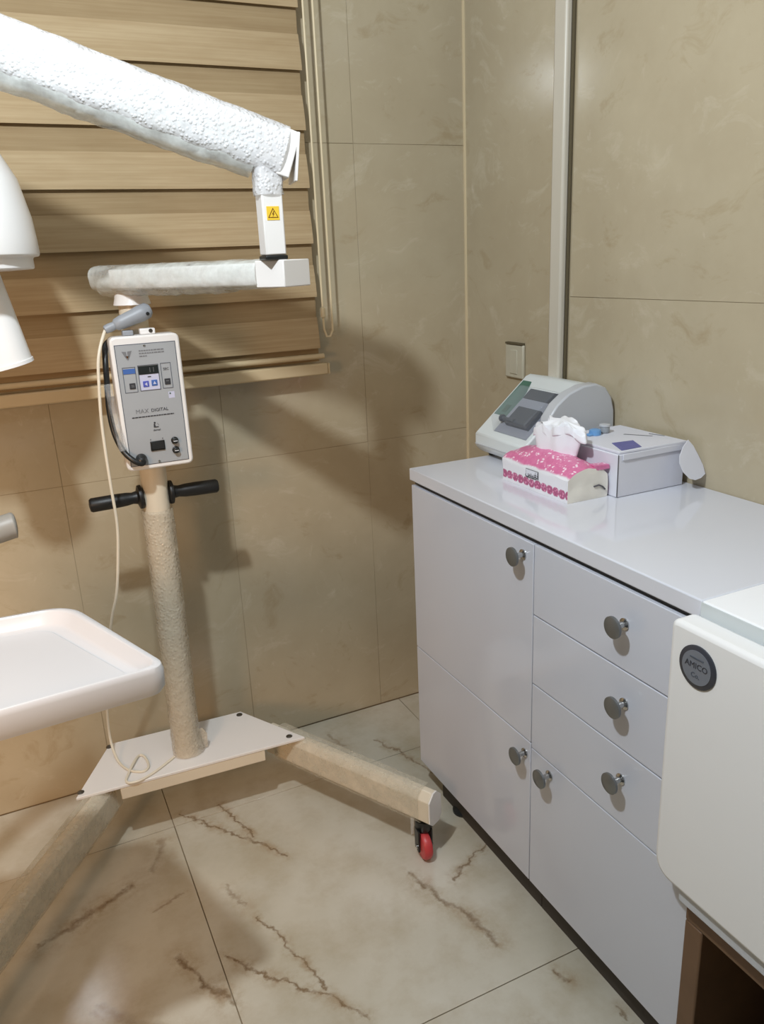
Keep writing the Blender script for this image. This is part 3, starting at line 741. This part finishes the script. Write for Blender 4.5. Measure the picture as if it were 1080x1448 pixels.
build('lead_film', wrap(pts[3], pts[6], (0, -1, 0), .0088, .0085, 20, .12, 16, 2, seed=8), M['wraplead'], ld, smooth=True)
build('lead_plug', MB().lathe((.2405, FY-.001, 1.0045), (-.1, -1, -.15), [(.0120, 0), (.0125, .006), (.0105, .012), (.0085, .022), (.004, .025)], 18), M['blacksm'], ld, smooth=True)
# lower arm
AE = Vector((.4985, 1.4705, 1.3825)); A0 = Vector((.262, 1.845, 1.3825)); ad = (AE-A0).normalized(); an = Vector((-ad.y, ad.x, 0))
la = build('lower_arm', MB().obb((A0+AE)/2, ad, an, (0, 0, 1), (AE-A0).length/2, .034, .0205), M['white_metal'], xr, bevel=.003)
build('pivot_collar', MB().lathe((.2772, 1.845, 1.329), (0, 0, 1), [(.040, 0), (.036, .014), (.034, .0325)], 24), M['white_metal'], la, smooth=True)
build('end_block', MB().obb(AE+ad*.001, ad, an, (0, 0, 1), .034, .0385, .0240), M['white_metal'], la, bevel=.002)
build('bubble_wrap', wrap(A0-ad*.055+Vector((0, 0, .002)), AE-ad*.03, (0, 0, 1), .043, .0275, 60, .05, 30, 3.0, seed=5), M['wrapthin'], la, smooth=True)
build('wrap_skirt', wrap(A0-ad*.045+Vector((0, 0, -.013)), AE-ad*.13+Vector((0, 0, -.010)), (0, 0, 1), .030, .022, 40, .22, 20, 2.6, seed=9), M['wrapthin'], la, smooth=True)
# upright tube with warning sticker
TX, TY = .4755, 1.448
ut = build('upright_tube', MB().box(TX-.0185, TX+.0205, TY-.019, TY+.019, 1.4145, 1.575), M['white_metal'], xr, bevel=.003)
build('rubber_ring', MB().box(TX-.0200, TX+.0220, TY-.0205, TY+.0205, 1.4068, 1.4144), M['blacksm'], ut, bevel=.002)
sy = TY-.019
stk = build('warning_sticker', MB().box(TX-.0115, TX+.0115, sy-.0007, sy+.0003, 1.4735, 1.4965), M['yellow'], ut)
def tri_frame(cx_, cz_, R_, t, y):
    mb = MB(); o_ = [(cx_+R_*math.cos(math.radians(a)), cz_+R_*math.sin(math.radians(a))) for a in (90, 210, 330)]
    i_ = [(cx_+(R_-2*t)*math.cos(math.radians(a)), cz_+(R_-2*t)*math.sin(math.radians(a))) for a in (90, 210, 330)]
    for k in range(3):
        j = (k+1) % 3; mb.prism([(o_[k][0], y, o_[k][1]), (o_[j][0], y, o_[j][1]), (i_[j][0], y, i_[j][1]), (i_[k][0], y, i_[k][1])], (0, -.0004, 0))
    return mb
build('warning_triangle', tri_frame(TX, 1.4830, .0110, .0011, sy-.0008), M['brown_ink'], stk)
bz = 1.4830
build('warning_bolt', MB().prism([(TX+a, sy-.0008, bz+b) for a, b in ((.0010, .0055), (-.0020, .0002), (.0002, .0002), (-.0012, -.0042), (.0022, .0014), (.0002, .0014), (.0022, .0055))], (0, -.0004, 0)), M['brown_ink'], stk)
# upper arm going up to the left
U0 = Vector((.512, 1.452, 1.582)); U1 = Vector((-.115, 1.555, 1.813)); ud = (U1-U0).normalized(); uv = Vector((0, 0, 1)); uv = (uv-ud*uv.dot(ud)).normalized(); uu = ud.cross(uv)
ua = build('upper_arm', MB().obb((U0+U1)/2, ud, uu, uv, (U1-U0).length/2, .032, .036), M['white_metal'], xr, bevel=.004)
build('end_plate', MB().obb(U0-ud*.0190, (ud-uv*.22), uu, (uv+ud*.22), .0022, .036, .0395), M['white_metal'], ua, bevel=.001)
build('end_block', MB().obb(U0-ud*.002, ud, uu, uv, .012, .0345, .0385), M['white_metal'], ua, bevel=.002)
build('bubble_wrap', wrap(U0+ud*.004, U1+ud*.0, uv, .041, .0460, 120, .035, 44, 3.2, seed=1), M['wrapclear'], ua, smooth=True)
build('wrap_overhang', wrap(U0+ud*.05-uv*.010, U1-uv*.012, uv, .035, .0480, 90, .07, 24, 2.6, seed=2), M['wrapthin'], ua, smooth=True)
build('wrap_collar', wrap((TX+.001, TY, 1.516), (TX+.001, TY, 1.575), (0, 1, 0), .026, .025, 14, .10, 22, 3, seed=4), M['wrapclear'], ua, smooth=True)
# x-ray head and cone hanging off the far end of the upper arm
hd = build('x_ray_head', MB().lathe((-.053, 1.672, 1.408), (0, 0, 1), [(.095, 0), (.138, .002), (.138, .0225), (.1500, .024), (.1510, .030), (.150, .055), (.1475, .090), (.134, .155), (.113, .197), (.080, .232), (.040, .250), (.004, .255)], 48), M['white_plastic'], xr, bevel=.003, smooth=True)
build('yoke', MB().tube(smoothpath([(-.115, 1.555, 1.80), (-.118, 1.58, 1.815), (-.105, 1.63, 1.79), (-.06, 1.672, 1.72), (-.053, 1.672, 1.655)]), .022, 14), M['white_metal'], hd, smooth=True)
ca = Vector((.030, 0, -.160)).normalized(); ct0 = Vector((-.027, 1.672, 1.412))
cn = build('cone', MB().lathe(ct0, ca, [(.047, -.004), (.049, 0), (.0495, .172), (.0515, .1725), (.0515, .1790), (.0475, .1795), (.0475, .10), (.02, .098)], 40), M['white_plastic'], hd, smooth=True)

# hand switch lying on the control box, its cord hanging down to the plate
hs = thing('hand_switch', 'grey hand switch lying on top of control box, cream cord hanging to base plate', 'switch', (.255, 1.79, 1.269))
hdir = Vector((.090, 0, .0335)).normalized(); h0 = Vector((.2105, 1.790, 1.2845))
build('switch_body', MB().lathe(h0, hdir, [(.004, -.006), (.0085, -.004), (.0095, .006), (.0085, .017), (.0125, .021), (.0145, .034), (.0155, .060), (.0175, .078), (.0165, .094), (.010, .101), (.002, .102)], 20), M['grey_plug'], hs, smooth=True)
build('trigger_button', MB().lathe(h0+hdir*.086+Vector((.004, -.0145, -.003)), (.2, -1, -.2), [(.0040, 0), (.0036, .003), (.002, .004)], 12), M['blacksm'], hs, smooth=True)
build('cradle', MB().box(.240, .262, 1.780, 1.802, 1.2682, 1.2788), M['grey_plug'], hs, bevel=.002)
build('strain_clip', MB().box(.2760, .3080, 1.782, 1.800, 1.2682, 1.2805), M['white_plastic'], hs, bevel=.002)
build('clip_screw', MB().lathe((.2985, 1.782, 1.275), (0, -1, 0), [(.0045, 0), (.003, .002)], 12), M['screw'], hs, smooth=True)
cp = [(.2065, 1.788, 1.2825), (.1935, 1.775, 1.258), (.1820, 1.765, 1.225), (.1760, 1.762, 1.180), (.1690, 1.762, 1.091), (.1680, 1.762, .966), (.1690, 1.762, .868), (.160, 1.765, .786), (.146, 1.77, .703), (.129, 1.79, .637), (.105, 1.84, .50), (.092, 1.90, .36), (.088, 1.93, .25), (.095, 1.890, .2065), (.112, 1.838, .2035), (.139, 1.812, .2035), (.155, 1.814, .2035), (.163, 1.832, .2035), (.160, 1.872, .2035), (.148, 1.885, .2035), (.128, 1.850, .2075), (.107, 1.808, .2035), (.102, 1.790, .2035), (.109, 1.778, .2035), (.136, 1.777, .2035), (.174, 1.795, .2035), (.212, 1.822, .2035), (.228, 1.834, .2035)]
build('cord', MB().tube(smoothpath(cp), .0033, 8), M['cord'], hs, smooth=True)

# ------------------------------------------------------------------ instrument tray with stand (mostly outside the frame on the left)
tr = thing('instrument_tray', 'white rounded instrument tray with raised rim on an arm at the left edge', 'tray', (-.50, .98, 0))
out = [(.147, 1.080), (.038, 1.393), (-.40, 1.42), (-.52, 1.03)]
def ring_at(inset, z, rr):
    c = Vector((-.18, 1.235)); pts = []
    P2 = rounded_poly(out, [.030, .050, .05, .05], 7)
    for p in P2:
        d = Vector(p)-c; pts.append(Vector((*(c+d*(1-inset/d.length)), z)))
    return pts
zt = .850
build('tray_body', MB().poly_faces([ring_at(.030, zt-.050, 0), ring_at(.008, zt-.046, 0), ring_at(.001, zt-.036, 0), ring_at(0, zt-.010, 0), ring_at(.003, zt-.002, 0), ring_at(.007, zt, 0), ring_at(.014, zt, 0), ring_at(.018, zt-.003, 0), ring_at(.027, zt-.020, 0), ring_at(.036, zt-.024, 0)]), M['tray'], tr, smooth=True)
build('tray_liner', MB().poly_faces([ring_at(.052, zt-.0237, 0), ring_at(.054, zt-.0225, 0)]), M['tray'], tr)
build('support_arm', MB().prism([(-.50, .95, .765), (-.12, 1.19, .765), (-.12, 1.25, .765), (-.50, 1.01, .765)], (0, 0, .0345)), M['white_metal'], tr, bevel=.006)
build('column', MB().lathe((-.50, .98, .030), (0, 0, 1), [(.035, 0), (.035, 1.13), (.028, 1.135)], 20), M['white_metal'], tr, smooth=True)
build('floor_base', MB().lathe((-.50, .98, 0), (0, 0, 1), [(.17, 0), (.17, .02), (.14, .030), (.03, .034)], 32), M['white_metal'], tr, smooth=True)
hpath = smoothpath([(-.50, 1.00, .935), (-.34, 1.25, .945), (-.14, 1.46, .962), (-.075, 1.492, .970), (-.052, 1.497, .9735), (-.0395, 1.4985, .9755), (-.0300, 1.4995, .9768), (-.0245, 1.5, .977)])
hr = [.016]*12+[.020]*6+[.0235]*(len(hpath)-18); hr[-8:] = [.0240, .0238, .023, .0215, .019, .0155, .011, .005]
build('grey_handle', MB().tube(hpath, hr, 18), M['grey_handle'], tr, smooth=True)
